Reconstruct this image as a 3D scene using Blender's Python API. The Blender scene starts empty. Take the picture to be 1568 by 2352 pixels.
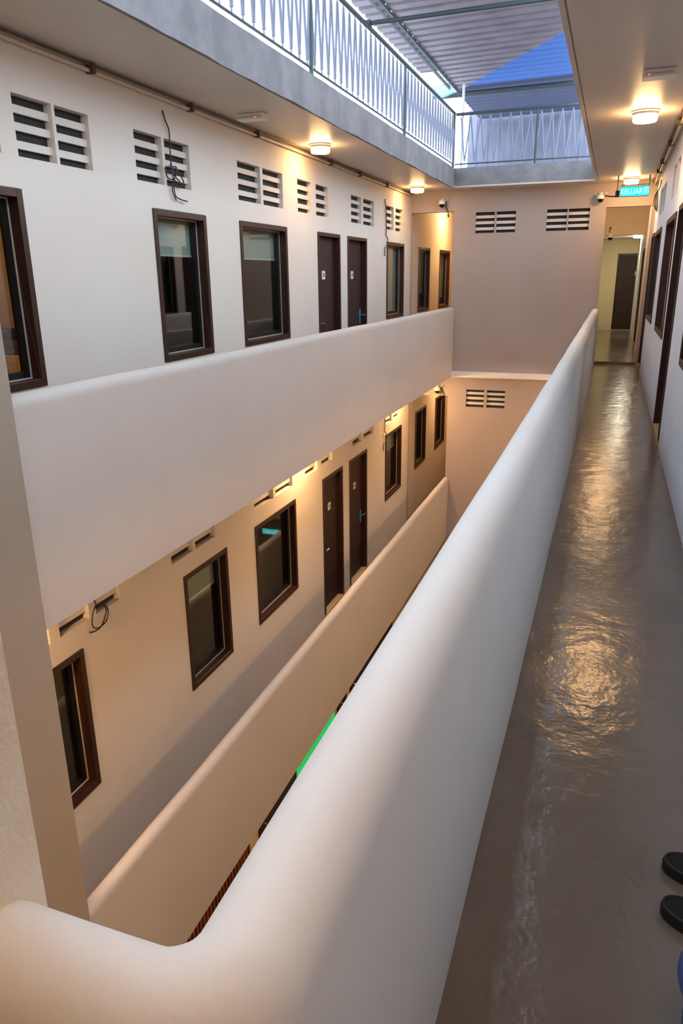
import bpy, bmesh, math, random
from mathutils import Vector, Matrix
random.seed(7)
SC = bpy.context.scene
COL = SC.collection

# ------------------------------------------------------------------ camera
FPX = 1667.6
cam_d = bpy.data.cameras.new('camera')
cam_d.sensor_fit = 'VERTICAL'; cam_d.sensor_height = 36.0
cam_d.lens = FPX * 36.0 / 2352.0
cam_d.clip_start = 0.02; cam_d.clip_end = 200
cam = bpy.data.objects.new('camera', cam_d); COL.objects.link(cam)
r_ = (0.94139788, 0.33711444, -0.01113032)
u_ = (-0.09360587, 0.29281369, 0.95157663)
f_ = (-0.32404933, 0.89477036, -0.30721008)
cam.matrix_world = Matrix(((r_[0], u_[0], -f_[0], 0), (r_[1], u_[1], -f_[1], 0), (r_[2], u_[2], -f_[2], 1.55), (0, 0, 0, 1)))
SC.camera = cam

# ------------------------------------------------------------------ sky / exposure
world = bpy.data.worlds.new('overcast_sky'); SC.world = world
world.use_nodes = True
wn = world.node_tree.nodes
bg = wn['Background']
bg.inputs['Color'].default_value = (0.70, 0.84, 1.0, 1)
bg.inputs['Strength'].default_value = 4.2
SC.view_settings.view_transform = 'Standard'
SC.view_settings.look = 'None'
SC.view_settings.gamma = 1.0
SC.view_settings.exposure = 0.25
SC.view_settings.use_curve_mapping = False
SC.cycles.use_denoising = True
SC.cycles.max_bounces = 10
SC.cycles.diffuse_bounces = 6
SC.cycles.caustics_reflective = False
SC.cycles.caustics_refractive = False
SC.cycles.sample_clamp_indirect = 6.0

LAMP_COLOR = (1.0, 0.57, 0.245)
LAMPS = {'ul': 58.0, 'ur': 92.0, 'll': 225.0, 'lr': 190.0, 'g': 110.0, 'room': 80.0, 'alc': 190.0, 'near': 68.0}   # upper/lower storey, across the void / near side

# ------------------------------------------------------------------ materials
def srgb(r, g, b):
    def c(v):
        v /= 255.0
        return v / 12.92 if v <= 0.04045 else ((v + 0.055) / 1.055) ** 2.4
    return (c(r), c(g), c(b), 1)

def mat(name, col, rough=0.6, metal=0.0, col2=None, cscale=3.0, bump=0.0, bscale=60.0, bump2=0.0, b2scale=6.0, spec=0.5, bdist=0.01, stretch=None):
    m = bpy.data.materials.new(name); m.use_nodes = True
    nt = m.node_tree; N = nt.nodes; L = nt.links
    p = N['Principled BSDF']
    p.inputs['Base Color'].default_value = col
    p.inputs['Roughness'].default_value = rough
    p.inputs['Metallic'].default_value = metal
    p.inputs['Specular IOR Level'].default_value = spec
    if col2 or bump or bump2:
        tc = N.new('ShaderNodeTexCoord'); co = tc.outputs['Object']
        if stretch:
            mp = N.new('ShaderNodeMapping'); mp.inputs['Scale'].default_value = stretch
            L.new(co, mp.inputs['Vector']); co = mp.outputs['Vector']
    if col2:
        n = N.new('ShaderNodeTexNoise'); n.inputs['Scale'].default_value = cscale; n.inputs['Detail'].default_value = 5
        L.new(co, n.inputs['Vector'])
        rmp = N.new('ShaderNodeValToRGB')
        rmp.color_ramp.elements[0].position = 0.35; rmp.color_ramp.elements[1].position = 0.65
        rmp.color_ramp.elements[0].color = col; rmp.color_ramp.elements[1].color = col2
        L.new(n.outputs['Fac'], rmp.inputs['Fac'])
        L.new(rmp.outputs['Color'], p.inputs['Base Color'])
    last = None
    for st, sc, det in ((bump, bscale, 4), (bump2, b2scale, 3)):
        if st:
            n = N.new('ShaderNodeTexNoise'); n.inputs['Scale'].default_value = sc; n.inputs['Detail'].default_value = det
            L.new(co, n.inputs['Vector'])
            b = N.new('ShaderNodeBump'); b.inputs['Strength'].default_value = st; b.inputs['Distance'].default_value = bdist
            L.new(n.outputs['Fac'], b.inputs['Height'])
            if last: L.new(last.outputs['Normal'], b.inputs['Normal'])
            last = b
    if last: L.new(last.outputs['Normal'], p.inputs['Normal'])
    return m

def emit(name, col, strength):
    m = bpy.data.materials.new(name); m.use_nodes = True
    nt = m.node_tree; nt.nodes.clear()
    e = nt.nodes.new('ShaderNodeEmission'); e.inputs['Color'].default_value = (*col[:3], 1); e.inputs['Strength'].default_value = strength
    o = nt.nodes.new('ShaderNodeOutputMaterial'); nt.links.new(e.outputs[0], o.inputs[0])
    return m

def glass_mat():
    m = bpy.data.materials.new('window_glass'); m.use_nodes = True
    nt = m.node_tree; nt.nodes.clear(); N = nt.nodes; L = nt.links
    t = N.new('ShaderNodeBsdfTransparent'); t.inputs['Color'].default_value = (0.80, 0.84, 0.83, 1)
    g = N.new('ShaderNodeBsdfGlossy'); g.inputs['Roughness'].default_value = 0.02; g.inputs['Color'].default_value = (0.9, 0.92, 0.95, 1)
    lw = N.new('ShaderNodeLayerWeight'); lw.inputs['Blend'].default_value = 0.5
    pw = N.new('ShaderNodeMath'); pw.operation = 'POWER'; pw.inputs[1].default_value = 3.0
    L.new(lw.outputs['Facing'], pw.inputs[0])
    ma = N.new('ShaderNodeMath'); ma.operation = 'MULTIPLY_ADD'; ma.inputs[1].default_value = 0.55; ma.inputs[2].default_value = 0.055
    L.new(pw.outputs[0], ma.inputs[0])
    mx = N.new('ShaderNodeMixShader'); L.new(ma.outputs[0], mx.inputs[0]); L.new(t.outputs[0], mx.inputs[1]); L.new(g.outputs[0], mx.inputs[2])
    o = N.new('ShaderNodeOutputMaterial'); L.new(mx.outputs[0], o.inputs[0])
    return m

def translucent_mat(name, col, tr):
    m = bpy.data.materials.new(name); m.use_nodes = True
    nt = m.node_tree; nt.nodes.clear(); N = nt.nodes; L = nt.links
    d = N.new('ShaderNodeBsdfDiffuse'); d.inputs['Color'].default_value = col
    t = N.new('ShaderNodeBsdfTranslucent'); t.inputs['Color'].default_value = tr
    mx = N.new('ShaderNodeMixShader'); mx.inputs[0].default_value = 0.7
    L.new(d.outputs[0], mx.inputs[1]); L.new(t.outputs[0], mx.inputs[2])
    o = N.new('ShaderNodeOutputMaterial'); L.new(mx.outputs[0], o.inputs[0])
    return m

def floor_mat():
    m = mat('glossy_floor_paint', srgb(124, 113, 103), rough=0.2, col2=srgb(113, 101, 91), cscale=1.6, bump=0.12, bscale=48, bump2=0.6, b2scale=7.0, bdist=0.009)
    nt = m.node_tree; N = nt.nodes; L = nt.links
    p = N['Principled BSDF']
    tc = N.new('ShaderNodeTexCoord')
    # pale scuffs and paint specks
    v = N.new('ShaderNodeTexNoise'); v.inputs['Scale'].default_value = 38; v.inputs['Detail'].default_value = 6; v.inputs['Roughness'].default_value = 0.7
    L.new(tc.outputs['Object'], v.inputs['Vector'])
    r = N.new('ShaderNodeValToRGB'); r.color_ramp.elements[0].position = 0.68; r.color_ramp.elements[1].position = 0.76
    L.new(v.outputs['Fac'], r.inputs['Fac'])
    mx = N.new('ShaderNodeMix'); mx.data_type = 'RGBA'
    src = p.inputs['Base Color'].links[0].from_socket
    L.new(r.outputs['Color'], mx.inputs['Factor']); L.new(src, mx.inputs['A'])
    mx.inputs['B'].default_value = srgb(150, 142, 130)
    L.new(mx.outputs['Result'], p.inputs['Base Color'])
    # roughness variation
    n = N.new('ShaderNodeTexNoise'); n.inputs['Scale'].default_value = 2.2; n.inputs['Detail'].default_value = 4
    L.new(tc.outputs['Object'], n.inputs['Vector'])
    mr = N.new('ShaderNodeMapRange'); mr.inputs['To Min'].default_value = 0.10; mr.inputs['To Max'].default_value = 0.24
    L.new(n.outputs['Fac'], mr.inputs['Value']); L.new(mr.outputs['Result'], p.inputs['Roughness'])
    return m

M = {
    'wall': mat('white_plaster', srgb(222, 215, 206), rough=0.7, col2=srgb(218, 210, 200), cscale=1.3, bump=0.12, bscale=45, bump2=0.25, b2scale=3.0, spec=0.25),
    'ceiling': mat('glossy_ceiling_paint', srgb(205, 196, 186), rough=0.42, col2=srgb(198, 188, 177), cscale=0.9, bump=0.03, bscale=30, bump2=0.10, b2scale=2.2, spec=0.5),
    'fascia': mat('weathered_concrete_paint', srgb(140, 137, 139), rough=0.75, col2=srgb(122, 119, 122), cscale=4.5, bump=0.35, bscale=22, spec=0.2),
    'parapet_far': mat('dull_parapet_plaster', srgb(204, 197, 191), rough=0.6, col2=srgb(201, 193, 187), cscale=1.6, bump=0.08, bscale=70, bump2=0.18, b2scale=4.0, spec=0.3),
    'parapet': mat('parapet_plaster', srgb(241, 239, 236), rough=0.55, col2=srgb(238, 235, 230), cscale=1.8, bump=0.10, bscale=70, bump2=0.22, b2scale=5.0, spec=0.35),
    'rough': mat('rough_plaster', srgb(242, 232, 214), rough=0.9, col2=srgb(236, 224, 204), cscale=14, bump=0.45, bscale=150, spec=0.1),
    'floor': floor_mat(),
    'wall_cool': mat('cool_white_plaster', srgb(240, 241, 244), rough=0.65, col2=srgb(234, 235, 240), cscale=1.3, bump=0.10, bscale=45, bump2=0.2, b2scale=3.0, spec=0.3),
    'wall_far': mat('beige_grey_plaster', srgb(180, 168, 161), rough=0.7, col2=srgb(176, 163, 155), cscale=1.1, bump=0.10, bscale=45, bump2=0.25, b2scale=2.5, spec=0.25),
    'pier': mat('smooth_grey_plaster', srgb(164, 154, 142), rough=0.6, col2=srgb(160, 149, 136), cscale=1.5, bump=0.05, bscale=40, spec=0.3),
    'brown': mat('dark_brown_frame', srgb(56, 30, 24), rough=0.38, col2=srgb(46, 24, 19), cscale=8, stretch=(1, 1, 0.15)),
    'door': mat('dark_door_leaf', srgb(52, 29, 26), rough=0.6, col2=srgb(44, 24, 21), cscale=6, stretch=(6, 6, 0.4)),
    'black': mat('black_sash', srgb(18, 17, 18), rough=0.35),
    'bead': mat('pale_gasket', srgb(190, 180, 168), rough=0.5),
    'glass': glass_mat(),
    'blind': mat('roller_blind_fabric', srgb(196, 204, 194), rough=0.8, bump=0.05, bscale=300),
    'screen': mat('vent_hole_shade', srgb(46, 46, 46), rough=0.9, bump=0.4, bscale=200),  # shade of the open vent holes put into a dark colour
    'steel': mat('brushed_steel', srgb(190, 190, 192), rough=0.3, metal=1.0),
    'white': mat('white_plastic', srgb(232, 230, 226), rough=0.35),
    'plate': mat('white_number_plate', srgb(226, 226, 224), rough=0.4),
    'plate_dark': mat('plate_print', srgb(120, 116, 112), rough=0.5),
    'teal': mat('teal_film', srgb(40, 130, 165), rough=0.3),
    'pipe': mat('painted_conduit', srgb(198, 180, 160), rough=0.45),
    'clip': mat('dark_saddle_clip', srgb(70, 58, 50), rough=0.6),
    'cable': mat('black_cable', srgb(28, 27, 28), rough=0.5),
    'lens': mat('black_dome', srgb(10, 10, 12), rough=0.08),
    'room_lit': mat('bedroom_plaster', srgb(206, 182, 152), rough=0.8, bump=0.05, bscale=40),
    'room': mat('shade_dark_room_plaster', srgb(64, 56, 50), rough=0.8, bump=0.05, bscale=40),  # darkened copy of the room plaster, stands in for shade in unlit rooms
    'rail': mat('galvanised_rail', srgb(128, 132, 152), rough=0.5),
    'rail_dark': mat('dark_green_rail', srgb(62, 74, 76), rough=0.5),
    'roof': mat('zinc_roof_underside', srgb(150, 144, 160), rough=0.5, metal=0.2, col2=srgb(128, 122, 138), cscale=2.5),
    'roof_blue': translucent_mat('blue_translucent_sheet', (0.35, 0.48, 0.70, 1), (0.12, 0.24, 0.46, 1)),
    'roof_lav': translucent_mat('lavender_translucent_sheet', (0.42, 0.44, 0.58, 1), (0.075, 0.10, 0.19, 1)),
    'sheet_wall': mat('lavender_metal_sheet', srgb(128, 130, 148), rough=0.45, col2=srgb(116, 118, 138), cscale=3),
    'clear': translucent_mat('clear_plastic_sheet', (0.55, 0.65, 0.8, 1), (0.6, 0.75, 0.95, 1)),
    'sill': mat('beige_door_step', srgb(196, 168, 132), rough=0.55, bump=0.1, bscale=60),
    'wood': mat('orange_wood_slat', srgb(150, 84, 34), rough=0.45, col2=srgb(110, 58, 22), cscale=5, stretch=(1, 1, 0.2)),
    'dark_wood': mat('dark_shop_door', srgb(48, 26, 18), rough=0.4),
    'cream': mat('cream_paint', srgb(236, 218, 176), rough=0.6),
    'shoe': mat('black_foam_rubber', srgb(22, 21, 22), rough=0.55, bump=0.1, bscale=150),
    'shoe_in': mat('black_footbed', srgb(12, 11, 12), rough=0.8, bump=0.3, bscale=180),
    'bin': mat('blue_plastic', srgb(44, 70, 128), rough=0.35),
    'headboard': mat('dark_headboard', srgb(62, 42, 36), rough=0.6),
    'greycloth': mat('grey_cloth', srgb(96, 92, 92), rough=0.9),
    'bed': mat('beige_bedding', srgb(214, 190, 150), rough=0.9, bump=0.3, bscale=12),
    'sign_box': mat('grey_sign_housing', srgb(150, 158, 156), rough=0.4, metal=0.3),
    **{'lamp_' + k: emit('warm_diffuser_' + k, LAMP_COLOR, v) for k, v in LAMPS.items()},
    'lamp_cool': emit('cool_diffuser', (1.0, 0.93, 0.68), 130.0),
    'sign_on': emit('cyan_sign_face', (0.02, 0.72, 0.68), 1.25),
    'sign_text': emit('sign_lettering', (0.55, 1.0, 0.95), 1.8),
    'green_on': emit('green_light_panel', (0.03, 0.55, 0.10), 0.8),
    'led': emit('red_led', (1.0, 0.05, 0.06), 4.0),
    'dust': mat('tube_cover', srgb(214, 196, 182), rough=0.3),
}

# ------------------------------------------------------------------ mesh helpers
class MB:
    def __init__(s): s.v = []; s.f = []
    def quad(s, a, b, c, d):
        n = len(s.v); s.v += [a, b, c, d]; s.f.append((n, n + 1, n + 2, n + 3)); return s
    def box(s, x0, x1, y0, y1, z0, z1):
        n = len(s.v)
        s.v += [(x0, y0, z0), (x1, y0, z0), (x1, y1, z0), (x0, y1, z0), (x0, y0, z1), (x1, y0, z1), (x1, y1, z1), (x0, y1, z1)]
        for q in ((0, 3, 2, 1), (4, 5, 6, 7), (0, 1, 5, 4), (1, 2, 6, 5), (2, 3, 7, 6), (3, 0, 4, 7)):
            s.f.append(tuple(n + i for i in q))
        return s
    def tube(s, pts, r, seg=8, caps=True):
        pts = [Vector(p) for p in pts]; n0 = len(s.v)
        prev = None
        for i, p in enumerate(pts):
            a = pts[max(i - 1, 0)]; b = pts[min(i + 1, len(pts) - 1)]
            t = (b - a).normalized()
            ref = Vector((0, 0, 1)) if abs(t.z) < 0.9 else Vector((1, 0, 0))
            if prev is None: u = t.cross(ref).normalized()
            else: u = (prev - t * prev.dot(t)).normalized()
            prev = u; w = t.cross(u)
            for k in range(seg):
                a_ = 2 * math.pi * k / seg
                s.v.append(tuple(p + u * (r * math.cos(a_)) + w * (r * math.sin(a_))))
        for i in range(len(pts) - 1):
            for k in range(seg):
                k2 = (k + 1) % seg
                s.f.append((n0 + i * seg + k, n0 + i * seg + k2, n0 + (i + 1) * seg + k2, n0 + (i + 1) * seg + k))
        if caps:
            s.f.append(tuple(n0 + k for k in reversed(range(seg))))
            s.f.append(tuple(n0 + (len(pts) - 1) * seg + k for k in range(seg)))
        return s
    def lathe(s, prof, seg=24, c=(0, 0, 0)):
        n0 = len(s.v); m = len(prof)
        for (r, z) in prof:
            for k in range(seg):
                a = 2 * math.pi * k / seg
                s.v.append((c[0] + r * math.cos(a), c[1] + r * math.sin(a), c[2] + z))
        for i in range(m - 1):
            for k in range(seg):
                k2 = (k + 1) % seg
                s.f.append((n0 + i * seg + k, n0 + i * seg + k2, n0 + (i + 1) * seg + k2, n0 + (i + 1) * seg + k))
        s.f.append(tuple(n0 + k for k in reversed(range(seg))))
        s.f.append(tuple(n0 + (m - 1) * seg + k for k in range(seg)))
        return s
    def mesh(s, name, smooth=False):
        me = bpy.data.meshes.new(name); me.from_pydata([tuple(v) for v in s.v], [], s.f); me.validate()
        bm = bmesh.new(); bm.from_mesh(me); bmesh.ops.remove_doubles(bm, verts=bm.verts, dist=1e-5)
        bmesh.ops.recalc_face_normals(bm, faces=bm.faces); bm.to_mesh(me); bm.free()
        if smooth:
            me.shade_smooth(); me.set_sharp_from_angle(angle=math.radians(38))
        return me
    def build(s, name, material, parent=None, smooth=False, bevel=0.0):
        o = bpy.data.objects.new(name, s.mesh(name, smooth)); COL.objects.link(o)
        o.data.materials.append(M[material] if isinstance(material, str) else material)
        if parent is not None:
            o.parent = parent; o.matrix_parent_inverse = parent.matrix_world.inverted() if parent.type != 'EMPTY' else Matrix.Translation(parent.location).inverted()
        if bevel:
            b = o.modifiers.new('soft_edges', 'BEVEL'); b.width = bevel; b.segments = 2; b.limit_method = 'ANGLE'
        return o

def tag(o, label=None, cat=None, group=None, kind=None):
    if label: o['label'] = label
    if cat: o['category'] = cat
    if group: o['group'] = group
    if kind: o['kind'] = kind
    return o

def thing(name, loc, label=None, cat=None, group=None, kind=None):
    o = bpy.data.objects.new(name, None); COL.objects.link(o); o.location = loc; o.empty_display_size = 0.1
    return tag(o, label, cat, group, kind)

def struct(name, mb, material, label, parent=None, smooth=False, bevel=0.0):
    o = mb.build(name, material, parent, smooth, bevel)
    return tag(o, label, None, None, 'structure')

def copy_tree(o, loc=None, parent=None):
    c = o.copy(); COL.objects.link(c); c.parent = parent
    if loc is not None: c.location = loc
    for ch in list(o.children):
        copy_tree(ch, None, c)
    return c

def wall_mb(fn, u0, u1, z0, z1, openings, thick):
    """fn(u, d, z) -> xyz, d = depth into the wall. Openings are real holes with reveals."""
    mb = MB()
    us = sorted({u0, u1, *[min(max(a, u0), u1) for o in openings for a in o[:2]]})
    zs = sorted({z0, z1, *[min(max(a, z0), z1) for o in openings for a in o[2:4]]})
    def solid(i, j):
        if i < 0 or j < 0 or i >= len(us) - 1 or j >= len(zs) - 1: return False
        cu = (us[i] + us[i + 1]) / 2; cz = (zs[j] + zs[j + 1]) / 2
        return not any(o[0] < cu < o[1] and o[2] < cz < o[3] for o in openings)
    for i in range(len(us) - 1):
        for j in range(len(zs) - 1):
            if not solid(i, j): continue
            a, b, c, d = us[i], us[i + 1], zs[j], zs[j + 1]
            mb.quad(fn(a, 0, c), fn(b, 0, c), fn(b, 0, d), fn(a, 0, d))
            mb.quad(fn(a, thick, c), fn(a, thick, d), fn(b, thick, d), fn(b, thick, c))
            if not solid(i - 1, j): mb.quad(fn(a, 0, c), fn(a, 0, d), fn(a, thick, d), fn(a, thick, c))
            if not solid(i + 1, j): mb.quad(fn(b, 0, c), fn(b, thick, c), fn(b, thick, d), fn(b, 0, d))
            if not solid(i, j - 1): mb.quad(fn(a, 0, c), fn(a, thick, c), fn(b, thick, c), fn(b, 0, c))
            if not solid(i, j + 1): mb.quad(fn(a, 0, d), fn(b, 0, d), fn(b, thick, d), fn(a, thick, d))
    return mb

# key planes, metres; z = 0 is the corridor floor the photographer stands on
XL = -3.65      # face of the wall across the void
XR = 0.53       # face of the wall beside the corridor
YF = 14.03      # face of the end wall
XA = -3.72      # face of the alcove wall beyond the end wall
CE = 3.01       # corridor ceiling
ST = 3.32       # top of the upper slab
DZ = -3.30      # one storey down
fL = lambda u, d, z: (XL - d, u, z)
fA = lambda u, d, z: (XA - d, u, z)
fR = lambda u, d, z: (XR + d, u, z)
fF = lambda u, d, z: (u, YF + d, z)

def fbox(mb, fn, u0, u1, d0, d1, z0, z1):
    a = fn(u0, d0, z0); b = fn(u1, d1, z1)
    return mb.box(min(a[0], b[0]), max(a[0], b[0]), min(a[1], b[1]), max(a[1], b[1]), min(a[2], b[2]), max(a[2], b[2]))

# ------------------------------------------------------------------ openings
WIN_L = [(2.90, 4.09), (5.57, 6.44), (7.12, 8.31), (12.45, 13.56)]
WIN_A = [(14.95, 15.93), (16.88, 17.98)]
DOOR_L = [(9.285, 10.135), (10.45, 11.35)]
VENT_L = [((3.60, 3.97), (3.60, 3.97)), ((4.115, 4.475), (4.505, 4.855)), ((5.40, 5.79), (5.83, 6.225)), ((7.14, 7.66), (7.72, 8.24)),
          ((8.67, 9.11), (9.265, 9.71)), ((10.63, 11.10), (11.19, 11.73)), ((12.42, 12.86), (12.98, 13.46))]
VENT_LOW = [((3.40, 3.77), (3.40, 3.77)), ((3.875, 4.215), (4.295, 4.605))] + VENT_L[2:]
WZ0, WZ1 = 0.86, 2.115
VZ0, VZ1 = 2.31, 2.675
FL_L = -0.10    # the walkway across the void lies a little lower

def openings_left(dz, vents):
    o = [(a, b, WZ0 + dz, WZ1 + dz) for a, b in WIN_L]
    o += [(a, b, FL_L + 0.09 + dz, WZ1 + dz) for a, b in DOOR_L]
    for p in vents:
        for a, b in set(p): o.append((a, b, VZ0 + dz, VZ1 + dz))
    return o

# ------------------------------------------------------------------ setting: slabs, floors, ceilings
struct('floor', MB().box(-0.33, XR + 0.1, -3.0, YF + 0.14, -0.12, 0.0), 'floor', 'glossy grey painted floor of the walkway')
struct('floor_slab', MB().box(-0.325, 3.4, -3.0, YF + 0.1, -0.29, -0.121), 'ceiling', 'concrete slab under the near walkway')
struct('floor_near', MB().box(-2.72, -0.331, -3.0, 0.34, -0.29, 0.0), 'floor', 'grey floor behind the parapet corner')
struct('floor_left', MB().box(-6.6, -2.79, 0.475, 20.0, -0.29, FL_L), 'floor', 'walkway slab across the void')
struct('floor_hall', MB().box(-2.8, 2.0, YF + 0.14, 23.0, -0.29, 0.05), 'floor', 'raised glossy hall floor beyond the doorway')
struct('floor_lower_left', MB().box(-6.6, -2.79, 0.475, 20.0, -0.29 + DZ, FL_L + DZ), 'floor', 'lower walkway slab across the void')
struct('floor_lower_right', MB().box(-0.325, 3.4, -3.0, 20.0, -0.29 + DZ, DZ), 'floor', 'lower walkway slab under the near walkway')
struct('floor_lower_near', MB().box(-2.79, -0.325, -3.0, 0.475, -0.29 + DZ, DZ), 'floor', 'lower near slab')
struct('floor_ground', MB().box(-6.6, 3.4, -3.0, 20.0, -6.8, -6.6), 'floor', 'ground floor of the light well')
struct('floor_lower_far', MB().box(-2.79, 2.0, YF + 0.1, 20.0, -0.29 + DZ, DZ), 'floor', 'lower far slab')

# ceilings / upper slab
struct('ceiling_left', MB().box(-6.6, -2.785, 0.475, 20.0, CE, ST - 0.01), 'ceiling', 'painted soffit above the walkway across the void')
struct('ceiling_right', MB().box(-0.40, 3.4, -3.0, YF + 0.1, CE, ST - 0.01), 'ceiling', 'painted soffit above the near walkway')
struct('trim_1', MB().box(-0.445, -0.412, 0.475, 13.57, CE - 0.004, ST - 0.01).box(-0.412, -0.40, 0.475, 13.57, CE + 0.015, ST - 0.01), 'ceiling', 'drip edge strip along the near soffit')
struct('ceiling_far', MB().box(-2.785, -0.40, 13.57, 20.0, CE, ST - 0.01), 'ceiling', 'soffit strip in front of the end wall')
struct('ceiling_near', MB().box(-2.785, -0.40, -3.0, 0.475, CE, ST - 0.01), 'ceiling', 'near soffit')
def wobble_bar(axis, a0, a1, face, back, z0, z1, n, amp):
    """A slab edge with a slightly uneven lower arris."""
    mb = MB()
    rows = []
    for i in range(n + 1):
        t = a0 + (a1 - a0) * i / n
        w = amp * (math.sin(t * 3.1) * 0.5 + math.sin(t * 7.7 + 1) * 0.35 + math.sin(t * 17.3 + 2) * 0.25)
        if axis == 'y': rows.append([(face + w * 0.5, t, z0 + w), (face + w * 0.3, t, z1 + w * 0.4), (back, t, z1), (back, t, z0)])
        else: rows.append([(t, face - w * 0.5, z0 + w), (t, face - w * 0.3, z1 + w * 0.4), (t, back, z1), (t, back, z0)])
    for i in range(n):
        a, b = rows[i], rows[i + 1]
        for k in range(4):
            k2 = (k + 1) % 4
            mb.quad(a[k], b[k], b[k2], a[k2])
    mb.quad(*rows[0]); mb.quad(*rows[-1])
    return mb
struct('trim_2', wobble_bar('y', 0.475, 13.60, -2.772, -2.80, CE - 0.006, ST, 120, 0.006), 'fascia', 'weathered concrete edge of the upper slab under the railing', smooth=True)
struct('trim_3', wobble_bar('x', -2.785, -0.43, 13.565, 13.60, CE + 0.03, ST, 40, 0.005), 'fascia', 'pale slab edge beneath the far railing', smooth=True)
struct('trim_4', MB().box(-2.80, -0.33, YF - 0.11, YF + 0.02, -0.29, -0.185), 'parapet', 'pale ledge across the end wall at floor level', bevel=0.012)

# ------------------------------------------------------------------ setting: walls
struct('wall_left', wall_mb(fL, 0.475, YF, FL_L, CE, openings_left(0, VENT_L), 0.13), 'wall', 'white plastered wall of rooms across the void, upper storey')
struct('wall_left_lower', wall_mb(fL, 0.475, YF, FL_L + DZ, CE + DZ, openings_left(DZ, VENT_LOW), 0.13), 'wall', 'warm lit plastered wall of rooms across the void, lower storey')
aop = lambda dz: [(a, b, WZ0 + dz, WZ1 + dz) for a, b in WIN_A]
struct('wall_alcove', wall_mb(fA, YF, 20.0, FL_L, CE, aop(0), 0.13), 'wall', 'alcove wall with two windows beyond the end wall, upper storey')
struct('wall_alcove_lower', wall_mb(fA, YF, 20.0, FL_L + DZ, CE + DZ, aop(DZ), 0.13), 'wall', 'alcove wall with two windows beyond the end wall, lower storey')
# end wall (with the header over both openings)
VENT_F = [((-2.455, -2.115), (-2.085, -1.745)), ((-1.215, -0.875), (-0.855, -0.505))]
VENT_FL = [((-2.495, -2.15), (-2.10, -1.755))]
fop = [(-3.64, -2.85, FL_L - 0.01, 2.665), (-0.245, 0.475, -0.01, 2.635)]
for pr, zz in ((VENT_F, (2.285, 2.635)),):
    for p in pr:
        for a, b in p: fop.append((a, b, *zz))
struct('wall_far', wall_mb(fF, XL, XR, -0.28, CE + 0.03, fop, 0.14), 'wall_far', 'plain plastered end wall with two vents and a doorway')
fopl = [(-3.64, -2.85, FL_L + DZ - 0.01, 2.635 + DZ), (-0.245, 0.475, DZ, 2.635 + DZ)]
for p in VENT_FL:
    for a, b in p: fopl.append((a, b, -0.865, -0.53))
struct('wall_far_lower', wall_mb(fF, XL, XR, DZ - 0.28, -0.28, fopl, 0.14), 'wall_far', 'end wall of the lower storey with a vent')
struct('wall_far_ground', MB().box(-6.6, 3.4, YF + 1.5, YF + 1.6, -6.6, DZ - 0.29), 'wall', 'ground storey end wall')
# alcove inner side wall, hall walls
struct('wall_alcove_side', MB().box(-2.85, -2.75, YF + 0.14, 20.0, DZ, CE), 'wall', 'inner side wall of the alcove')
struct('wall_alcove_end', MB().box(-6.6, -2.75, 20.0, 20.1, -6.6, CE), 'wall', 'end of the alcove')
struct('wall_hall_left', MB().box(-0.55, -0.45, YF + 0.14, 23.0, 0.0, CE), 'wall', 'hall side wall beyond the doorway')
struct('wall_hall_back', MB().box(-0.55, 2.0, 22.45, 22.6, 0.0, CE), 'cream', 'pale back wall of the hall around a dark door')
struct('wall_hall_bulkhead', MB().box(-0.45, XR, 17.5, 17.65, 2.345, CE), 'wall', 'warm lit bulkhead in the hall')
struct('ceiling_hall_low', MB().box(-0.45, 2.0, 17.651, 22.45, 2.45, 2.55), 'ceiling', 'low hall ceiling behind the bulkhead')
struct('ceiling_hall', MB().box(-0.45, 2.0, YF + 0.14, 17.5, CE, CE + 0.1), 'ceiling', 'hall ceiling in front of the bulkhead')
# right wall with openings
WIN_R = [(5.15, 6.15), (8.52, 10.05), (11.13, 12.83)]
DOOR_R = [(7.28, 8.20), (13.13, 13.98), (14.42, 15.32), (16.85, 17.85)]
VENT_R = [((8.95, 9.42), (9.50, 9.97)), ((11.25, 11.80), (11.90, 12.45)), ((5.9, 6.4), (6.5, 7.0))]
rop = [(a, b, WZ0 + 0.03, WZ1 + 0.03) for a, b in WIN_R] + [(a, b, 0.06, WZ1 + 0.05) for a, b in DOOR_R[:3]] + [(16.85, 17.85, 0.12, 2.05)]
for p in VENT_R:
    for a, b in p: rop.append((a, b, 2.36, 2.72))
struct('wall_right', wall_mb(fR, -3.0, 22.45, 0.0, CE, rop, 0.13), 'wall_cool', 'white plastered wall beside the walkway, doors and windows along it')
struct('wall_right_lower', MB().box(XR, XR + 0.1, -3.0, 20.0, DZ, -0.29), 'wall', 'lower storey wall under the near walkway')
# near end: the rough pillar and the smooth wall beyond it
struct('wall_near', MB().box(-2.72, -0.515, 0.18, 0.472, -6.6, CE), 'rough', 'rough plastered pillar at the parapet corner')
struct('wall_near_left', MB().box(-3.1, -2.715, 0.472, 2.79, -6.6, CE), 'pier', 'smooth plastered pier closing the near end of the void')
struct('wall_right_ground', MB().box(XR, XR + 0.1, -3.0, 20.0, -6.6, DZ - 0.29), 'cream', 'ground storey wall under the near walkway')
struct('wall_outer_end', MB().box(-2.75, 3.4, 20.0, 20.1, -6.6, -0.29).box(3.3, 3.4, -3.0, 20.0, -6.6, CE), 'wall', 'outer wall behind the rooms')
struct('wall_back_side', MB().box(-2.9, -2.8, -3.0, 0.37, -6.6, CE), 'wall', 'side wall behind the photographer')
struct('wall_back', MB().box(-2.8, 3.4, -3.1, -3.0, -6.6, CE), 'wall', 'wall behind the photographer')
struct('wall_back_left', MB().box(-6.6, -2.715, 0.37, 0.474, -6.6, CE), 'wall', 'wall closing the far walkway')
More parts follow.
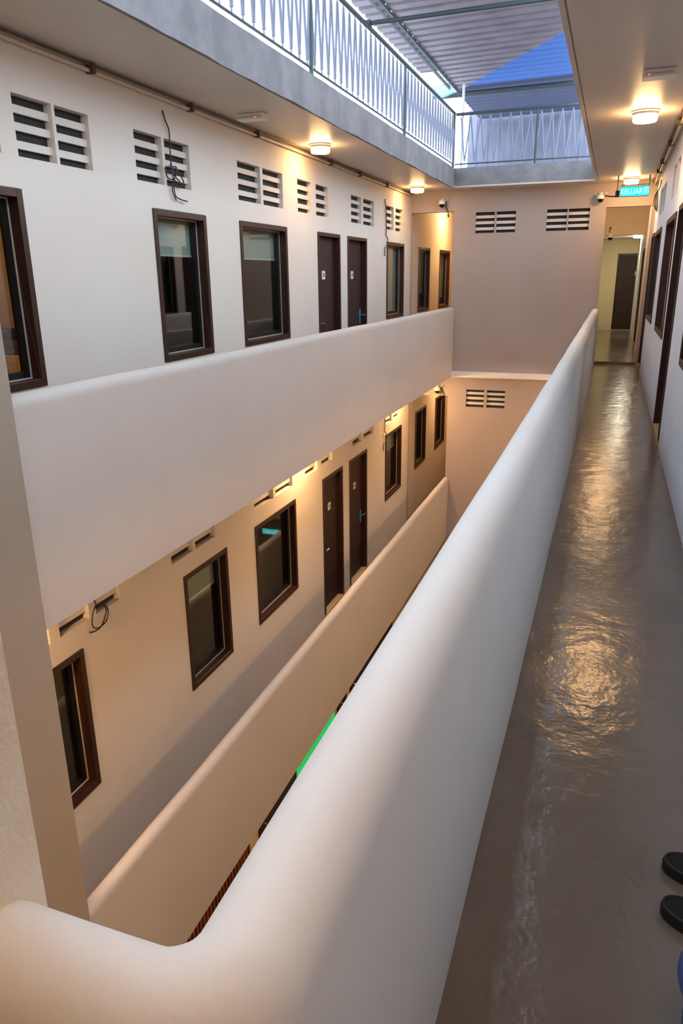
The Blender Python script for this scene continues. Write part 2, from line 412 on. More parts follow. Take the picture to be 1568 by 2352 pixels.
struct('wall_near_lower', MB().box(-0.515, XR, 0.30, 0.47, -6.6, -0.30), 'wall', 'storey wall under the parapet corner')
# rooms behind the walls (open shells that keep the daylight out)
def shell(name, x0, x1, y0, y1, z0, z1, label, material='room'):
    mb = MB(); t = 0.08
    far = x0 if abs(x0) > abs(x1) else x1
    s = -1 if far < 0 else 1
    mb.box(min(far, far + s * t), max(far, far + s * t), y0 - t, y1 + t, z0 - t, z1 + t)
    mb.box(x0, x1, y0 - t, y0, z0, z1); mb.box(x0, x1, y1, y1 + t, z0, z1)
    mb.box(x0, x1, y0, y1, z1 - 0.02, z1); mb.box(x0, x1, y0, y1, z0, z0 + 0.02)
    return struct(name, mb, material, label)
RX = XL - 0.13
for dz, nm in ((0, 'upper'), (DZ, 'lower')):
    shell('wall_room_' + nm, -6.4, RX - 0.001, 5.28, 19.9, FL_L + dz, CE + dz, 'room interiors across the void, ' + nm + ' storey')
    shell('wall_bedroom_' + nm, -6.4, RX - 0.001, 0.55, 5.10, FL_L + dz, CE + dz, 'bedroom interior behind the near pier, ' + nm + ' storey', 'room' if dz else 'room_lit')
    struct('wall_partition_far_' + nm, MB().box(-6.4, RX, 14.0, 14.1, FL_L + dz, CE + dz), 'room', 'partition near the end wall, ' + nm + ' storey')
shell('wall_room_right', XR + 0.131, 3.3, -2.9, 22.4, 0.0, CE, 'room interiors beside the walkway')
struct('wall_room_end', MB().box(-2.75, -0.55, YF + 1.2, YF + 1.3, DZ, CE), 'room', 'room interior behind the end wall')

# ------------------------------------------------------------------ parapets
def parapet(name, path, half, z0, ztop, label, material='parapet', wob=0.004, rise=0.0):
    """Rounded-top plaster wall swept along a plan path."""
    r = half
    prof = [(-half, z0), (-half, z0 + 0.3), (-half, ztop - r * 1.3)]
    K = 10
    for k in range(K + 1):
        a = math.pi - math.pi * k / K
        prof.append((half * math.cos(a), ztop - r * 1.15 + r * 1.15 * math.sin(a)))
    prof += [(half, ztop - r * 1.3), (half, z0 + 0.3), (half, z0)]
    mb = MB(); rings = []
    for i, p in enumerate(path):
        a = path[max(i - 1, 0)]; b = path[min(i + 1, len(path) - 1)]
        t = Vector((b[0] - a[0], b[1] - a[1])).normalized(); n = Vector((t.y, -t.x))
        s = p[0] * 2.3 + p[1]
        w = wob * (math.sin(s * 2.1) * 0.6 + math.sin(s * 5.3 + 1.2) * 0.4)
        wz = wob * (math.sin(s * 1.3 + 0.4) * 0.7 + math.sin(s * 4.1) * 0.4)
        wz += rise * min(1.0, max(0.0, p[1]) / 12.0)
        rings.append([(p[0] + n.x * (d + (w if z > z0 + 0.2 else 0)), p[1] + n.y * (d + (w if z > z0 + 0.2 else 0)), z + (wz if z > ztop - 0.2 else 0)) for d, z in prof])
    n0 = len(mb.v); m = len(prof)
    for r_ in rings: mb.v += r_
    for i in range(len(rings) - 1):
        for k in range(m - 1):
            mb.f.append((n0 + i * m + k, n0 + i * m + k + 1, n0 + (i + 1) * m + k + 1, n0 + (i + 1) * m + k))
        mb.f.append((n0 + i * m + m - 1, n0 + i * m, n0 + (i + 1) * m, n0 + (i + 1) * m + m - 1))
    mb.f.append(tuple(n0 + k for k in range(m))); e = n0 + (len(rings) - 1) * m
    mb.f.append(tuple(e + k for k in reversed(range(m))))
    return tag(mb.build(name, material, None, smooth=True), label, None, None, 'structure')
def line(p, q, n): return [(p[0] + (q[0] - p[0]) * i / n, p[1] + (q[1] - p[1]) * i / n) for i in range(n + 1)]
rc = 0.078
cx, cy = -0.2775 - rc, 0.405 + rc
arc = [(cx + rc * math.cos(a), cy + rc * math.sin(a)) for a in [-(math.pi / 2) * k / 10 for k in range(1, 10)]]
path_r = line((-0.272, 14.0), (-0.2775, cy), 70) + arc + line((cx, 0.405), (-0.53, 0.405), 4)
parapet('wall_parapet_near', path_r, 0.062, -0.29, 0.958, 'thick white rounded parapet turning the corner beside the walkway', wob=0.002, rise=0.027)
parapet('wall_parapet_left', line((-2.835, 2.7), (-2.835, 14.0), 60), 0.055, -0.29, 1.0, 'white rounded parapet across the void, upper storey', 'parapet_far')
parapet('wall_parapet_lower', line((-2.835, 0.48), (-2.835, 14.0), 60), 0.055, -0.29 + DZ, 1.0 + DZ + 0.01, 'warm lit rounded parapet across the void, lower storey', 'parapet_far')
parapet('wall_parapet_lower_right', line((-0.272, 0.48), (-0.272, 14.0), 40), 0.055, -0.29 + DZ, 0.985 + DZ, 'lower storey parapet under the near walkway')

# ------------------------------------------------------------------ windows and doors
wcount = [0]; dcount = [0]
def window(fn, a, b, z0, z1, label, blind=None):
    wcount[0] += 1
    base = fn((a + b) / 2, 0.05, z0)
    w = thing('window_%d' % wcount[0], base, label, None, None, 'structure')
    fw = 0.052
    m = MB()
    fbox(m, fn, a, a + fw, -0.012, 0.12, z0, z1); fbox(m, fn, b - fw, b, -0.012, 0.12, z0, z1)
    fbox(m, fn, a + fw, b - fw, -0.012, 0.12, z1 - fw, z1); fbox(m, fn, a + fw, b - fw, -0.012, 0.12, z0, z0 + fw)
    m.build('frame', 'brown', w, bevel=0.003)
    m = MB(); g = 0.008; A, B, Z0, Z1 = a + fw, b - fw, z0 + fw, z1 - fw
    for (p, q, r, s) in ((A, A + g, Z0, Z1), (B - g, B, Z0, Z1), (A + g, B - g, Z1 - g, Z1), (A + g, B - g, Z0, Z0 + g)):
        fbox(m, fn, p, q, 0.068, 0.08, r, s)
    m.build('gasket', 'bead', w)
    A += g; B -= g; Z0 += g; Z1 -= g; sw = 0.045
    m = MB()
    for (p, q, r, s) in ((A, A + sw, Z0, Z1), (B - sw, B, Z0, Z1), (A + sw, B - sw, Z1 - sw * 0.7, Z1), (A + sw, B - sw, Z0, Z0 + sw)):
        fbox(m, fn, p, q, 0.076, 0.11, r, s)
    m.build('sash', 'black', w)
    m = MB(); fbox(m, fn, A + sw, B - sw, 0.090, 0.096, Z0 + sw, Z1 - sw * 0.7)
    m.build('pane', 'glass', w)
    if blind:
        m = MB(); fbox(m, fn, A + 0.02, B - 0.03, 0.126, 0.129, blind, Z1 + 0.02)
        bl = m.build('roller_blind', 'blind', w)
        m = MB(); fbox(m, fn, A + 0.02, B - 0.03, 0.120, 0.136, blind - 0.018, blind)
        m.build('blind_bar', 'white', bl)
    return w

def door(fn, a, b, z0, z1, label, handle='lever', plate_u=None, plate_z=1.585, sill=0.08, handle_u=None, leaf_d=0.075):
    dcount[0] += 1
    base = fn((a + b) / 2, 0.05, z0)
    w = thing('door_%d' % dcount[0], base, label, None, None, 'structure')
    fw = 0.045; m = MB()
    fbox(m, fn, a, a + fw, -0.012, 0.125, z0, z1); fbox(m, fn, b - fw, b, -0.012, 0.125, z0, z1)
    fbox(m, fn, a + fw, b - fw, -0.012, 0.125, z1 - fw, z1)
    m.build('frame', 'brown', w, bevel=0.003)
    m = MB(); fbox(m, fn, a + fw + 0.004, b - fw - 0.004, leaf_d, leaf_d + 0.042, z0 + 0.008, z1 - fw - 0.004)
    leaf = m.build('leaf', 'door', w, bevel=0.002)
    if sill:
        m = MB(); fbox(m, fn, a + 0.001, b - 0.001, -0.015, 0.128, z0 - sill, z0 + 0.006); m.build('sill', 'sill', w, bevel=0.006)
    if plate_u is not None:
        m = MB(); fbox(m, fn, plate_u - 0.055, plate_u + 0.055, leaf_d - 0.006, leaf_d, plate_z - 0.055, plate_z + 0.055)
        pl = m.build('number_plate', 'plate', w)
        m = MB(); fbox(m, fn, plate_u - 0.024, plate_u + 0.028, leaf_d - 0.008, leaf_d - 0.006, plate_z - 0.024, plate_z + 0.026)
        m.build('plate_print', 'plate_dark', pl)
    hu = handle_u if handle_u is not None else a + 0.12
    hz = z0 + 0.97
    if handle == 'lever':
        m = MB()
        m.tube([fn(hu, leaf_d, hz), fn(hu, leaf_d - 0.045, hz), fn(hu + 0.02, leaf_d - 0.05, hz), fn(hu + 0.12, leaf_d - 0.05, hz)], 0.009, 8)
        fbox(m, fn, hu - 0.022, hu + 0.022, leaf_d - 0.008, leaf_d, hz - 0.022, hz + 0.022)
        m.build('handle', 'steel', leaf, smooth=True)
    elif handle == 'lock':
        m = MB(); fbox(m, fn, hu - 0.028, hu + 0.028, leaf_d - 0.022, leaf_d, hz - 0.10, hz + 0.12)
        hd = m.build('lock_plate', 'teal', leaf, bevel=0.008)
        m = MB(); m.tube([fn(hu, leaf_d - 0.02, hz + 0.03), fn(hu, leaf_d - 0.055, hz + 0.03), fn(hu + 0.02, leaf_d - 0.06, hz + 0.03), fn(hu + 0.12, leaf_d - 0.06, hz + 0.03)], 0.009, 8)
        m.build('handle', 'steel', leaf, smooth=True)
    return w

up = 'across the void, upper storey'
window(fL, *WIN_L[0], WZ0, WZ1, 'brown framed window looking into the lit bedroom')
window(fL, *WIN_L[1], WZ0, WZ1, 'brown framed window with a short pale blind under the hanging cable loop', blind=1.765)
window(fL, *WIN_L[2], WZ0, WZ1, 'brown framed window with a short pale blind next to the twin doors', blind=1.765)
window(fL, *WIN_L[3], WZ0, WZ1, 'brown framed window past the twin doors, upper storey', blind=0.98)
window(fA, *WIN_A[0], WZ0, WZ1, 'nearer alcove window with a long blind, upper storey', blind=1.24)
window(fA, *WIN_A[1], WZ0, WZ1, 'farther alcove window with a long blind, upper storey', blind=1.10)
window(fL, *WIN_L[0], WZ0 + DZ, WZ1 + DZ, 'dark brown framed window partly hidden by the pier, lower storey')
window(fL, *WIN_L[1], WZ0 + DZ, WZ1 + DZ, 'brown framed window with a half drawn blind, lower storey', blind=-1.555)
window(fL, *WIN_L[2], WZ0 + DZ, WZ1 + DZ, 'dark window mirroring the exit sign, lower storey')
window(fL, *WIN_L[3], WZ0 + DZ, WZ1 + DZ, 'brown framed window past the twin doors, lower storey', blind=1.72 + DZ)
window(fA, *WIN_A[0], WZ0 + DZ, WZ1 + DZ, 'nearer dark alcove window, lower storey')
window(fA, *WIN_A[1], WZ0 + DZ, WZ1 + DZ, 'farther dark alcove window, lower storey')
window(fR, *WIN_R[0], WZ0 + 0.03, WZ1 + 0.03, 'nearest brown framed window beside the walkway', blind=1.9)
window(fR, *WIN_R[1], WZ0 + 0.03, WZ1 + 0.03, 'middle brown framed window beside the walkway', blind=1.9)
window(fR, *WIN_R[2], WZ0 + 0.03, WZ1 + 0.03, 'farthest brown framed window beside the walkway', blind=1.9)
dz0 = FL_L + 0.09
door(fL, *DOOR_L[0], dz0, WZ1, 'dark door with a plain lever across the void, upper storey', 'lever', 9.67, handle_u=9.43)
door(fL, *DOOR_L[1], dz0, WZ1, 'dark door with a blue wrapped lock across the void, upper storey', 'lock', 10.86, handle_u=11.2)
door(fL, *DOOR_L[0], dz0 + DZ, WZ1 + DZ, 'dark door with a plain lever, lower storey', 'lever', 9.74, 1.58 + DZ, handle_u=9.46)
door(fL, *DOOR_L[1], dz0 + DZ, WZ1 + DZ, 'dark door with a blue wrapped lock, lower storey', 'lock', 10.92, 1.58 + DZ, handle_u=11.2)
door(fR, *DOOR_R[0], 0.06, WZ1 + 0.05, 'nearest dark door beside the walkway', 'lever', None, sill=0.06, handle_u=7.4)
door(fR, *DOOR_R[1], 0.06, WZ1 + 0.05, 'dark door beside the walkway just before the doorway', 'lever', None, sill=0.06, handle_u=13.25)
door(fR, *DOOR_R[2], 0.06, WZ1 + 0.05, 'dark door just inside the hall', 'lever', None, sill=0, handle_u=14.55)
door(fR, *DOOR_R[3], 0.12, 2.05, 'dark door further inside the hall', 'lever', None, sill=0.06, handle_u=17.0)
# hall back door
fH = lambda u, d, z: (u, 22.45 + d, z)
door(fH, 0.03, 0.85, 0.08, 2.09, 'dark door with a pale number plate in the hall back wall', None, 0.56, 1.57, sill=0.03, leaf_d=-0.03)

# ------------------------------------------------------------------ vents
def vent(fn, pair, z0, z1, label, depth=0.034):
    a, b = pair[0][0], pair[1][1]
    v = thing('vent_block', fn((a + b) / 2, 0.05, z0), label, 'vent')
    for (p, q) in sorted(set(pair)):
        n = 4; h = z1 - z0; sl = 0.048
        gap = (h - 3 * sl) / 4
        for k in range(3):
            zb = z0 + gap * (k + 1) + sl * k
            m = MB(); n0 = len(m.v)
            dzj = random.uniform(-0.003, 0.003)
            fbox(m, fn, p, q, depth, depth + 0.022, zb + dzj, zb + sl + dzj)
            m.build('slat', 'wall', v)
        m = MB(); fbox(m, fn, p + 0.001, q - 0.001, depth + 0.030, depth + 0.034, z0 + 0.001, z1 - 0.001)
        m.build('screen', 'screen', v)  # dark backing sheet stands in for the shade inside the hole
    return v
names_up = ['vent above the lit bedroom window at the frame edge', 'vent pair beside the lit bedroom window, upper storey', 'vent pair with a black cable loop hanging over it, upper storey',
            'vent pair above the window next to the twin doors, upper storey', 'vent pair above the first twin door, upper storey', 'vent pair above the second twin door, upper storey',
            'vent pair above the window past the twin doors, upper storey']
names_lo = ['vent half hidden by the pier, lower storey', 'vent pair with a black cable loop below it, lower storey', 'vent pair above the half blind window, lower storey',
            'vent pair above the window mirroring the exit sign, lower storey', 'vent pair above the first twin door, lower storey', 'vent pair above the second twin door, lower storey',
            'vent pair above the window past the twin doors, lower storey']
for p, t in zip(VENT_L, names_up): vent(fL, p, VZ0, VZ1, t)
for p, t in zip(VENT_LOW, names_lo): vent(fL, p, VZ0 + DZ, VZ1 + DZ, t)
vent(fF, VENT_F[0], 2.285, 2.635, 'vent pair in the end wall near the alcove', 0.03)
vent(fF, VENT_F[1], 2.285, 2.635, 'vent pair in the end wall near the doorway', 0.03)
vent(fF, VENT_FL[0], -0.865, -0.53, 'vent pair in the end wall below the ledge', 0.03)
for p, t in zip(VENT_R, ['vent pair above the middle window beside the walkway', 'vent pair above the farthest window beside the walkway', 'vent pair high beside the walkway near the emergency light']):
    vent(fR, p, 2.36, 2.72, t)

# ------------------------------------------------------------------ lamps
def make_lamp():
    t = thing('ceiling_lamp', (0, 0, 0))
    MB().lathe([(0.005, 0.0), (0.130, 0.0), (0.130, -0.008), (0.114, -0.020), (0.114, -0.036), (0.005, -0.036)], 28).build('base', 'white', t, smooth=True)
    MB().lathe([(0.003, -0.0365), (0.108, -0.0365), (0.109, -0.078), (0.100, -0.092), (0.003, -0.095)], 28).build('diffuser', 'lamp_ul', t, smooth=True)
    return t
lamp0 = make_lamp(); used = [False]
def place_lamp(x, y, z, label, k='ul'):
    if not used[0]:
        o = lamp0; used[0] = True; o.location = (x, y, z)
    else: o = copy_tree(lamp0, (x, y, z))
    for ch in o.children:
        if ch.name.startswith('diffuser'):
            ch.material_slots[0].link = 'OBJECT'; ch.material_slots[0].material = M['lamp_' + k]
    return tag(o, label, 'lamp', 'round ceiling lamps')
LC = CE - 0.001; LL = DZ + 3.01 - 0.001
place_lamp(-3.33, 8.62, LC, 'glowing round ceiling lamp above the walkway across the void, middle one')
place_lamp(-3.31, 13.12, LC, 'glowing round ceiling lamp by the alcove corner')
place_lamp(-3.33, 2.2, LC, 'round ceiling lamp behind the near pier, upper storey')
place_lamp(0.128, 8.18, LC, 'glowing round ceiling lamp above the near walkway, nearest one', 'ur')
place_lamp(0.104, 13.40, LC, 'glowing round ceiling lamp above the exit sign', 'ur')
place_lamp(0.12, -0.2, LC, 'round ceiling lamp above the photographer', 'near')
place_lamp(-3.25, 17.1, LC, 'round ceiling lamp inside the alcove, upper storey', 'alc')
place_lamp(0.10, 15.8, LC, 'round ceiling lamp in the hall before the bulkhead', 'ur')
for (x, y, t) in ((-3.33, 8.4, 'round lamp under the slab above the lower twin doors'), (-3.31, 13.12, 'round lamp under the slab by the lower alcove corner'),
                  (-3.33, 2.6, 'round lamp under the slab behind the near pier, lower storey'), (-3.25, 17.2, 'round lamp inside the alcove, lower storey'),
                  (0.12, 3.0, 'lower walkway lamp under the photographer'), (0.12, 8.2, 'lower walkway lamp under the near walkway, middle'), (0.12, 13.3, 'lower walkway lamp under the near walkway, far end')):
    place_lamp(x, y, LL, t, 'alc' if y > 15 else ('ll' if x < -1 else 'lr'))
for (x, y, t) in ((-3.2, 6.2, 'ground storey lamp near the slatted screen'), (-3.2, 10.6, 'ground storey lamp near the green panel')):
    place_lamp(x, y, DZ - 0.291, t, 'g')
place_lamp(-5.0, 3.6, CE - 0.021, 'round ceiling lamp inside the lit bedroom', 'room')
hl = thing('hall_lamp', (0.45, 20.6, 2.449), 'cool white round lamp on the low hall ceiling', 'lamp')
MB().lathe([(0.003, 2.449), (0.11, 2.449), (0.11, 2.42), (0.10, 2.405), (0.003, 2.403)], 24, (0.45, 20.6, 0)).build('diffuser', 'lamp_cool', hl, smooth=True)
MB().lathe([(0.003, 2.4495), (0.125, 2.4495), (0.125, 2.44), (0.111, 2.438), (0.111, 2.445), (0.003, 2.4494)], 24, (0.45, 20.6, 0)).build('base', 'white', hl, smooth=True)

# ------------------------------------------------------------------ emergency lights
def emergency(x0, x1, y0, y1, led_u, label):
    t = thing('emergency_light', ((x0 + x1) / 2, (y0 + y1) / 2, CE), label, 'light fitting')
    MB().box(x0, x1, y0, y1, CE - 0.055, CE - 0.001).build('body', 'white', t, bevel=0.006)
    m = MB().tube([(x0 + 0.02, y0 - 0.004, CE - 0.04), (x1 - 0.02, y0 - 0.004, CE - 0.04)], 0.012, 10)
    m.build('tube_cover', 'dust', t, smooth=True)
    MB().lathe([(0.001, 0), (0.009, 0), (0.009, 0.006), (0.001, 0.008)], 10, (led_u, y0 - 0.012, CE - 0.045)).build('indicator', 'led', t)
    return t
emergency(-3.46, -3.19, 6.80, 6.92, -3.26, 'white emergency light box with a red indicator across the void')
emergency(0.055, 0.29, 6.60, 6.74, 0.10, 'white emergency light box with a red indicator above the near walkway')

# ------------------------------------------------------------------ exit sign
def text_mesh(body, size, extrude):
    cu = bpy.data.curves.new('lettering', 'FONT'); cu.body = body; cu.size = size; cu.extrude = extrude; cu.align_x = 'LEFT'
    o = bpy.data.objects.new('lettering_tmp', cu); COL.objects.link(o)
    bpy.context.view_layer.update()
    dg = bpy.context.evaluated_depsgraph_get()
    me = bpy.data.meshes.new_from_object(o.evaluated_get(dg))
    bpy.data.objects.remove(o); return me
def exit_sign(x, y, z, label):
    t = thing('exit_sign', (x + 0.21, y + 0.03, z), label, 'sign')
    MB().box(x, x + 0.425, y, y + 0.05, z, z + 0.145).build('housing', 'sign_box', t, bevel=0.004)
    MB().box(x + 0.006, x + 0.419, y - 0.004, y, z + 0.006, z + 0.139).build('lit_face', 'sign_on', t)
    me = text_mesh('KELUAR', 0.115, 0.002)
    xs = [v.co.x for v in me.vertices]; w = max(xs) - min(xs); sx = 0.315 / w
    o = bpy.data.objects.new('lettering', me); COL.objects.link(o); me.materials.clear(); me.materials.append(M['sign_text'])
    for v in me.vertices: v.co = Vector((x + 0.014 + (v.co.x - min(xs)) * sx, y - 0.0062 + v.co.z * 1.0, z + 0.034 + v.co.y))
    o.parent = t; o.matrix_parent_inverse = Matrix.Translation(t.location).inverted()
    # running figure pictogram on a pale square
    px, pz, py = x + 0.345, z + 0.028, y - 0.0055
    m = MB()
    def bar(a, b, r):
        d = Vector((b[0] - a[0], b[1] - a[1])).normalized(); n = Vector((-d.y, d.x)) * r
        q = [(px + a[0] + n.x, py, pz + a[1] + n.y), (px + a[0] - n.x, py, pz + a[1] - n.y), (px + b[0] - n.x, py, pz + b[1] - n.y), (px + b[0] + n.x, py, pz + b[1] + n.y)]
        m.quad(*q)
    bar((0.0, 0.0), (0.0, 0.09), 0.003); bar((0.0, 0.09), (0.06, 0.09), 0.003); bar((0.06, 0.09), (0.06, 0.0), 0.003)
    bar((0.028, 0.062), (0.024, 0.034), 0.007); bar((0.024, 0.034), (0.040, 0.018), 0.005); bar((0.024, 0.034), (0.010, 0.010), 0.005)
    bar((0.028, 0.060), (0.044, 0.046), 0.004); bar((0.027, 0.060), (0.012, 0.050), 0.004); bar((0.030, 0.070), (0.030, 0.080), 0.006)
    m.build('pictogram', 'sign_text', t)
    MB().box(x + 0.40, x + 0.425, y + 0.01, y + 0.04, z + 0.145, z + 0.30).build('bracket', 'sign_box', t)
    MB().box(x + 0.01, x + 0.03, y + 0.01, y + 0.04, z + 0.145, z + 0.175).box(x + 0.01, x + 0.40, y + 0.012, y + 0.038, z + 0.165, z + 0.175).build('hanger', 'sign_box', t)
    return t
exit_sign(-0.05, 13.0, 2.695, 'glowing cyan exit sign hanging above the doorway')
exit_sign(-0.90, 14.05, -3.985, 'glowing cyan exit sign below the lower end wall, seen mirrored in a dark window')

# ------------------------------------------------------------------ surveillance cameras
def cctv(x, y, z, label, cable):
    """Dome camera on a wall facing -y; x, z = centre of the dome."""
    t = thing('security_camera', (x, y, z), label, 'camera')
    MB().box(x - 0.035, x + 0.035, y - 0.02, y, z + 0.02, z + 0.11).build('wall_plate', 'white', t, bevel=0.006)
    MB().tube([(x, y - 0.015, z + 0.075), (x, y - 0.06, z + 0.085), (x, y - 0.09, z + 0.07)], 0.022, 12).build('arm', 'white', t, smooth=True)
    c = (x, y - 0.095, z)
    pr = [(0.062 * math.cos(a), 0.062 * math.sin(a) + 0.012) for a in [math.pi / 2 * k / 7 for k in range(8)]]
    MB().lathe([(0.01, -0.006), (0.062, -0.006)] + pr[:-1] + [(0.003, 0.074)], 22, c).build('body', 'white', t, smooth=True)
    pr = [(0.052 * math.cos(a), 0.056 * math.sin(a) - 0.006) for a in [-math.pi / 2 + math.pi / 2 * k / 7 for k in range(8)]]
    MB().lathe([(0.003, pr[0][1])] + pr[1:] + [(0.003, -0.004)], 22, c).build('dome', 'lens', t, smooth=True)
    for s in (-1, 1):
        MB().tube([(x + s * 0.05, y - 0.05, z + 0.05), (x + s * 0.10, y - 0.04, z + 0.11)], 0.006, 6).build('antenna', 'white', t, smooth=True)
    MB().tube(cable, 0.008, 6).build('cable', 'cable', t, smooth=True)
    p = Vector(cable[-1]); q = Vector(cable[-2]); d = (p - q).normalized()
    MB().tube([p, p + d * 0.05], 0.014, 8).build('connector', 'cable', t, smooth=True)
    return t
cctv(-3.055, YF, 2.79, 'white dome camera on the header over the alcove', [(-3.0, YF - 0.01, 2.84), (-2.99, YF - 0.02, 2.74), (-2.955, YF - 0.02, 2.66), (-2.95, YF - 0.02, 2.62)])
cctv(-0.352, YF, 2.765, 'white dome camera on the end wall beside the exit sign', [(-0.32, YF - 0.01, 2.83), (-0.25, YF - 0.02, 2.81), (-0.18, YF - 0.02, 2.80), (-0.12, YF - 0.02, 2.80)])
cctv(-0.17, 17.5, 2.30, 'dark dome camera under the hall bulkhead', [(-0.17, 17.49, 2.36), (-0.2, 17.48, 2.42), (-0.19, 17.48, 2.46)])
cctv(-3.04, YF, 2.75 + DZ, 'dome camera over the lower alcove opening', [(-3.0, YF - 0.01, 2.80 + DZ), (-2.95, YF - 0.02, 2.72 + DZ), (-2.92, YF - 0.02, 2.65 + DZ), (-2.91, YF - 0.02, 2.60 + DZ)])
sb = thing('junction_box', (-0.085, 13.02, 2.69), 'small dark box on a bracket at the end of the exit sign', 'box')
MB().box(-0.115, -0.055, 13.0, 13.05, 2.70, 2.79).build('body', 'cable', sb, bevel=0.006)
MB().box(-0.10, -0.08, 13.01, 13.03, 2.79, 3.009).build('bracket', 'sign_box', sb)

# ------------------------------------------------------------------ conduits
def conduit(x, dx, y0, y1, z, clips, label):
    t = thing('conduit_run', (x, (y0 + y1) / 2, z), label, 'pipe')
    MB().tube([(x, y0, z), (x, y1, z)], 0.014, 10).build('pipe', 'pipe', t, smooth=True)
    MB().tube([(x + dx, y0, z + 0.032), (x + dx, y1, z + 0.032)], 0.009, 8).build('pipe', 'clip', t, smooth=True)
    for c in clips:
        MB().box(min(x - 0.022, x + dx - 0.018), max(x + 0.022, x + dx + 0.018), c - 0.02, c + 0.02, z - 0.02, z + 0.045).build('saddle', 'clip', t, bevel=0.004)
    return t
conduit(-3.615, 0.02, 0.5, 14.0, 2.957, (4.89, 6.23, 7.55, 9.70, 10.9, 12.3), 'painted conduit running under the soffit across the void')
conduit(0.475, -0.03, -2.9, 14.0, 2.957, (7.2, 8.6, 9.9, 11.4, 12.4), 'painted conduit running under the near soffit')

# ------------------------------------------------------------------ loose cables
def coil(name, pts, r, label):
    t = thing(name, pts[0], label, 'cable')
    return t
def smooth_pts(p, k=6):
    out = []
    P = [Vector(q) for q in p]
    for i in range(len(P) - 1):
        a = P[max(i - 1, 0)]; b = P[i]; c = P[i + 1]; d = P[min(i + 2, len(P) - 1)]
        for j in range(k):
            t = j / k
            out.append(0.5 * ((2 * b) + (c - a) * t + (2 * a - 5 * b + 4 * c - d) * t * t + (3 * b - a - 3 * c + d) * t ** 3))
    out.append(P[-1]); return out
X0 = XL + 0.02
c1 = [(X0 - 0.015, 5.835, 2.88), (X0, 5.85, 2.80), (X0, 5.89, 2.74), (X0, 5.885, 2.60), (X0 + 0.01, 5.86, 2.47), (X0 + 0.02, 5.76, 2.44), (X0 + 0.03, 5.77, 2.36), (X0 + 0.03, 5.88, 2.37), (X0 + 0.02, 5.93, 2.46),
      (X0 + 0.03, 5.84, 2.44), (X0 + 0.04, 5.86, 2.35), (X0 + 0.04, 6.0, 2.35), (X0 + 0.02, 5.92, 2.45), (X0 + 0.02, 5.88, 2.40), (X0 + 0.02, 6.03, 2.32), (X0 + 0.01, 5.9, 2.33), (X0 + 0.01, 5.9, 2.24), (X0 + 0.01, 5.965, 2.215), (X0 + 0.01, 6.09, 2.205)]
t = thing('cable_loop', (X0, 5.86, 2.2), 'black cable bundle hanging over a vent, upper storey', 'cable')
MB().tube(smooth_pts(c1), 0.0055, 6).build('cable', 'cable', t, smooth=True)
MB().tube(smooth_pts([(X0 + 0.02, 5.85, 2.50), (X0 + 0.02, 5.87, 2.36), (X0 + 0.01, 5.86, 2.27), (X0 + 0.01, 5.91, 2.20)]), 0.0055, 6).build('cable_tail', 'cable', t, smooth=True)
c2 = [(X0, 4.25, 2.52 + DZ), (X0 + 0.02, 4.27, 2.40 + DZ), (X0 + 0.02, 4.36, 2.37 + DZ), (X0 + 0.03, 4.38, 2.30 + DZ), (X0 + 0.03, 4.33, 2.23 + DZ), (X0 + 0.02, 4.24, 2.22 + DZ), (X0 + 0.02, 4.19, 2.27 + DZ), (X0 + 0.02, 4.21, 2.36 + DZ), (X0 + 0.02, 4.27, 2.41 + DZ),
      (X0 + 0.02, 4.37, 2.33 + DZ), (X0 + 0.02, 4.30, 2.22 + DZ), (X0 + 0.01, 4.22, 2.20 + DZ), (X0 + 0.01, 4.16, 2.22 + DZ)]
t = thing('cable_loop', (X0, 4.28, 2.2 + DZ), 'black cable loop hanging below a vent, lower storey', 'cable')
MB().tube(smooth_pts(c2), 0.0055, 6).build('cable', 'cable', t, smooth=True)
c3 = [(X0 - 0.01, 12.30, 2.76), (X0, 12.33, 2.6), (X0, 12.36, 2.3), (X0, 12.34, 2.22), (X0 + 0.01, 12.42, 2.15), (X0 + 0.01, 12.36, 2.05), (X0 + 0.01, 12.26, 2.0), (X0 + 0.01, 12.24, 1.88)]
t = thing('wall_cable', (X0, 12.33, 1.88), 'thin cable hanging beside the window past the twin doors, upper storey', 'cable')
MB().tube(smooth_pts(c3), 0.008, 6).build('cable', 'cable', t, smooth=True)
c4 = [(p[0], p[1], p[2] + DZ) for p in c3]
t = thing('wall_cable', (X0, 12.33, 1.88 + DZ), 'thin cable hanging beside the window past the twin doors, lower storey', 'cable')
MB().tube(smooth_pts(c4), 0.008, 6).build('cable', 'cable', t, smooth=True)
XQ = XR - 0.02
c5 = [(XQ + 0.015, 12.9, 2.9), (XQ, 12.85, 2.78), (XQ - 0.02, 12.8, 2.74), (XQ - 0.05, 12.9, 2.68), (XQ - 0.05, 13.0, 2.58), (XQ - 0.02, 12.9, 2.48), (XQ - 0.03, 12.75, 2.55), (XQ - 0.04, 12.75, 2.68), (XQ - 0.02, 12.9, 2.74), (XQ, 13.0, 2.62), (XQ, 12.95, 2.46)]
t = thing('cable_loop', (XQ, 12.9, 2.46), 'black cable coil on the walkway wall near the exit sign', 'cable')
MB().tube(smooth_pts(c5), 0.008, 6).build('cable', 'cable', t, smooth=True)

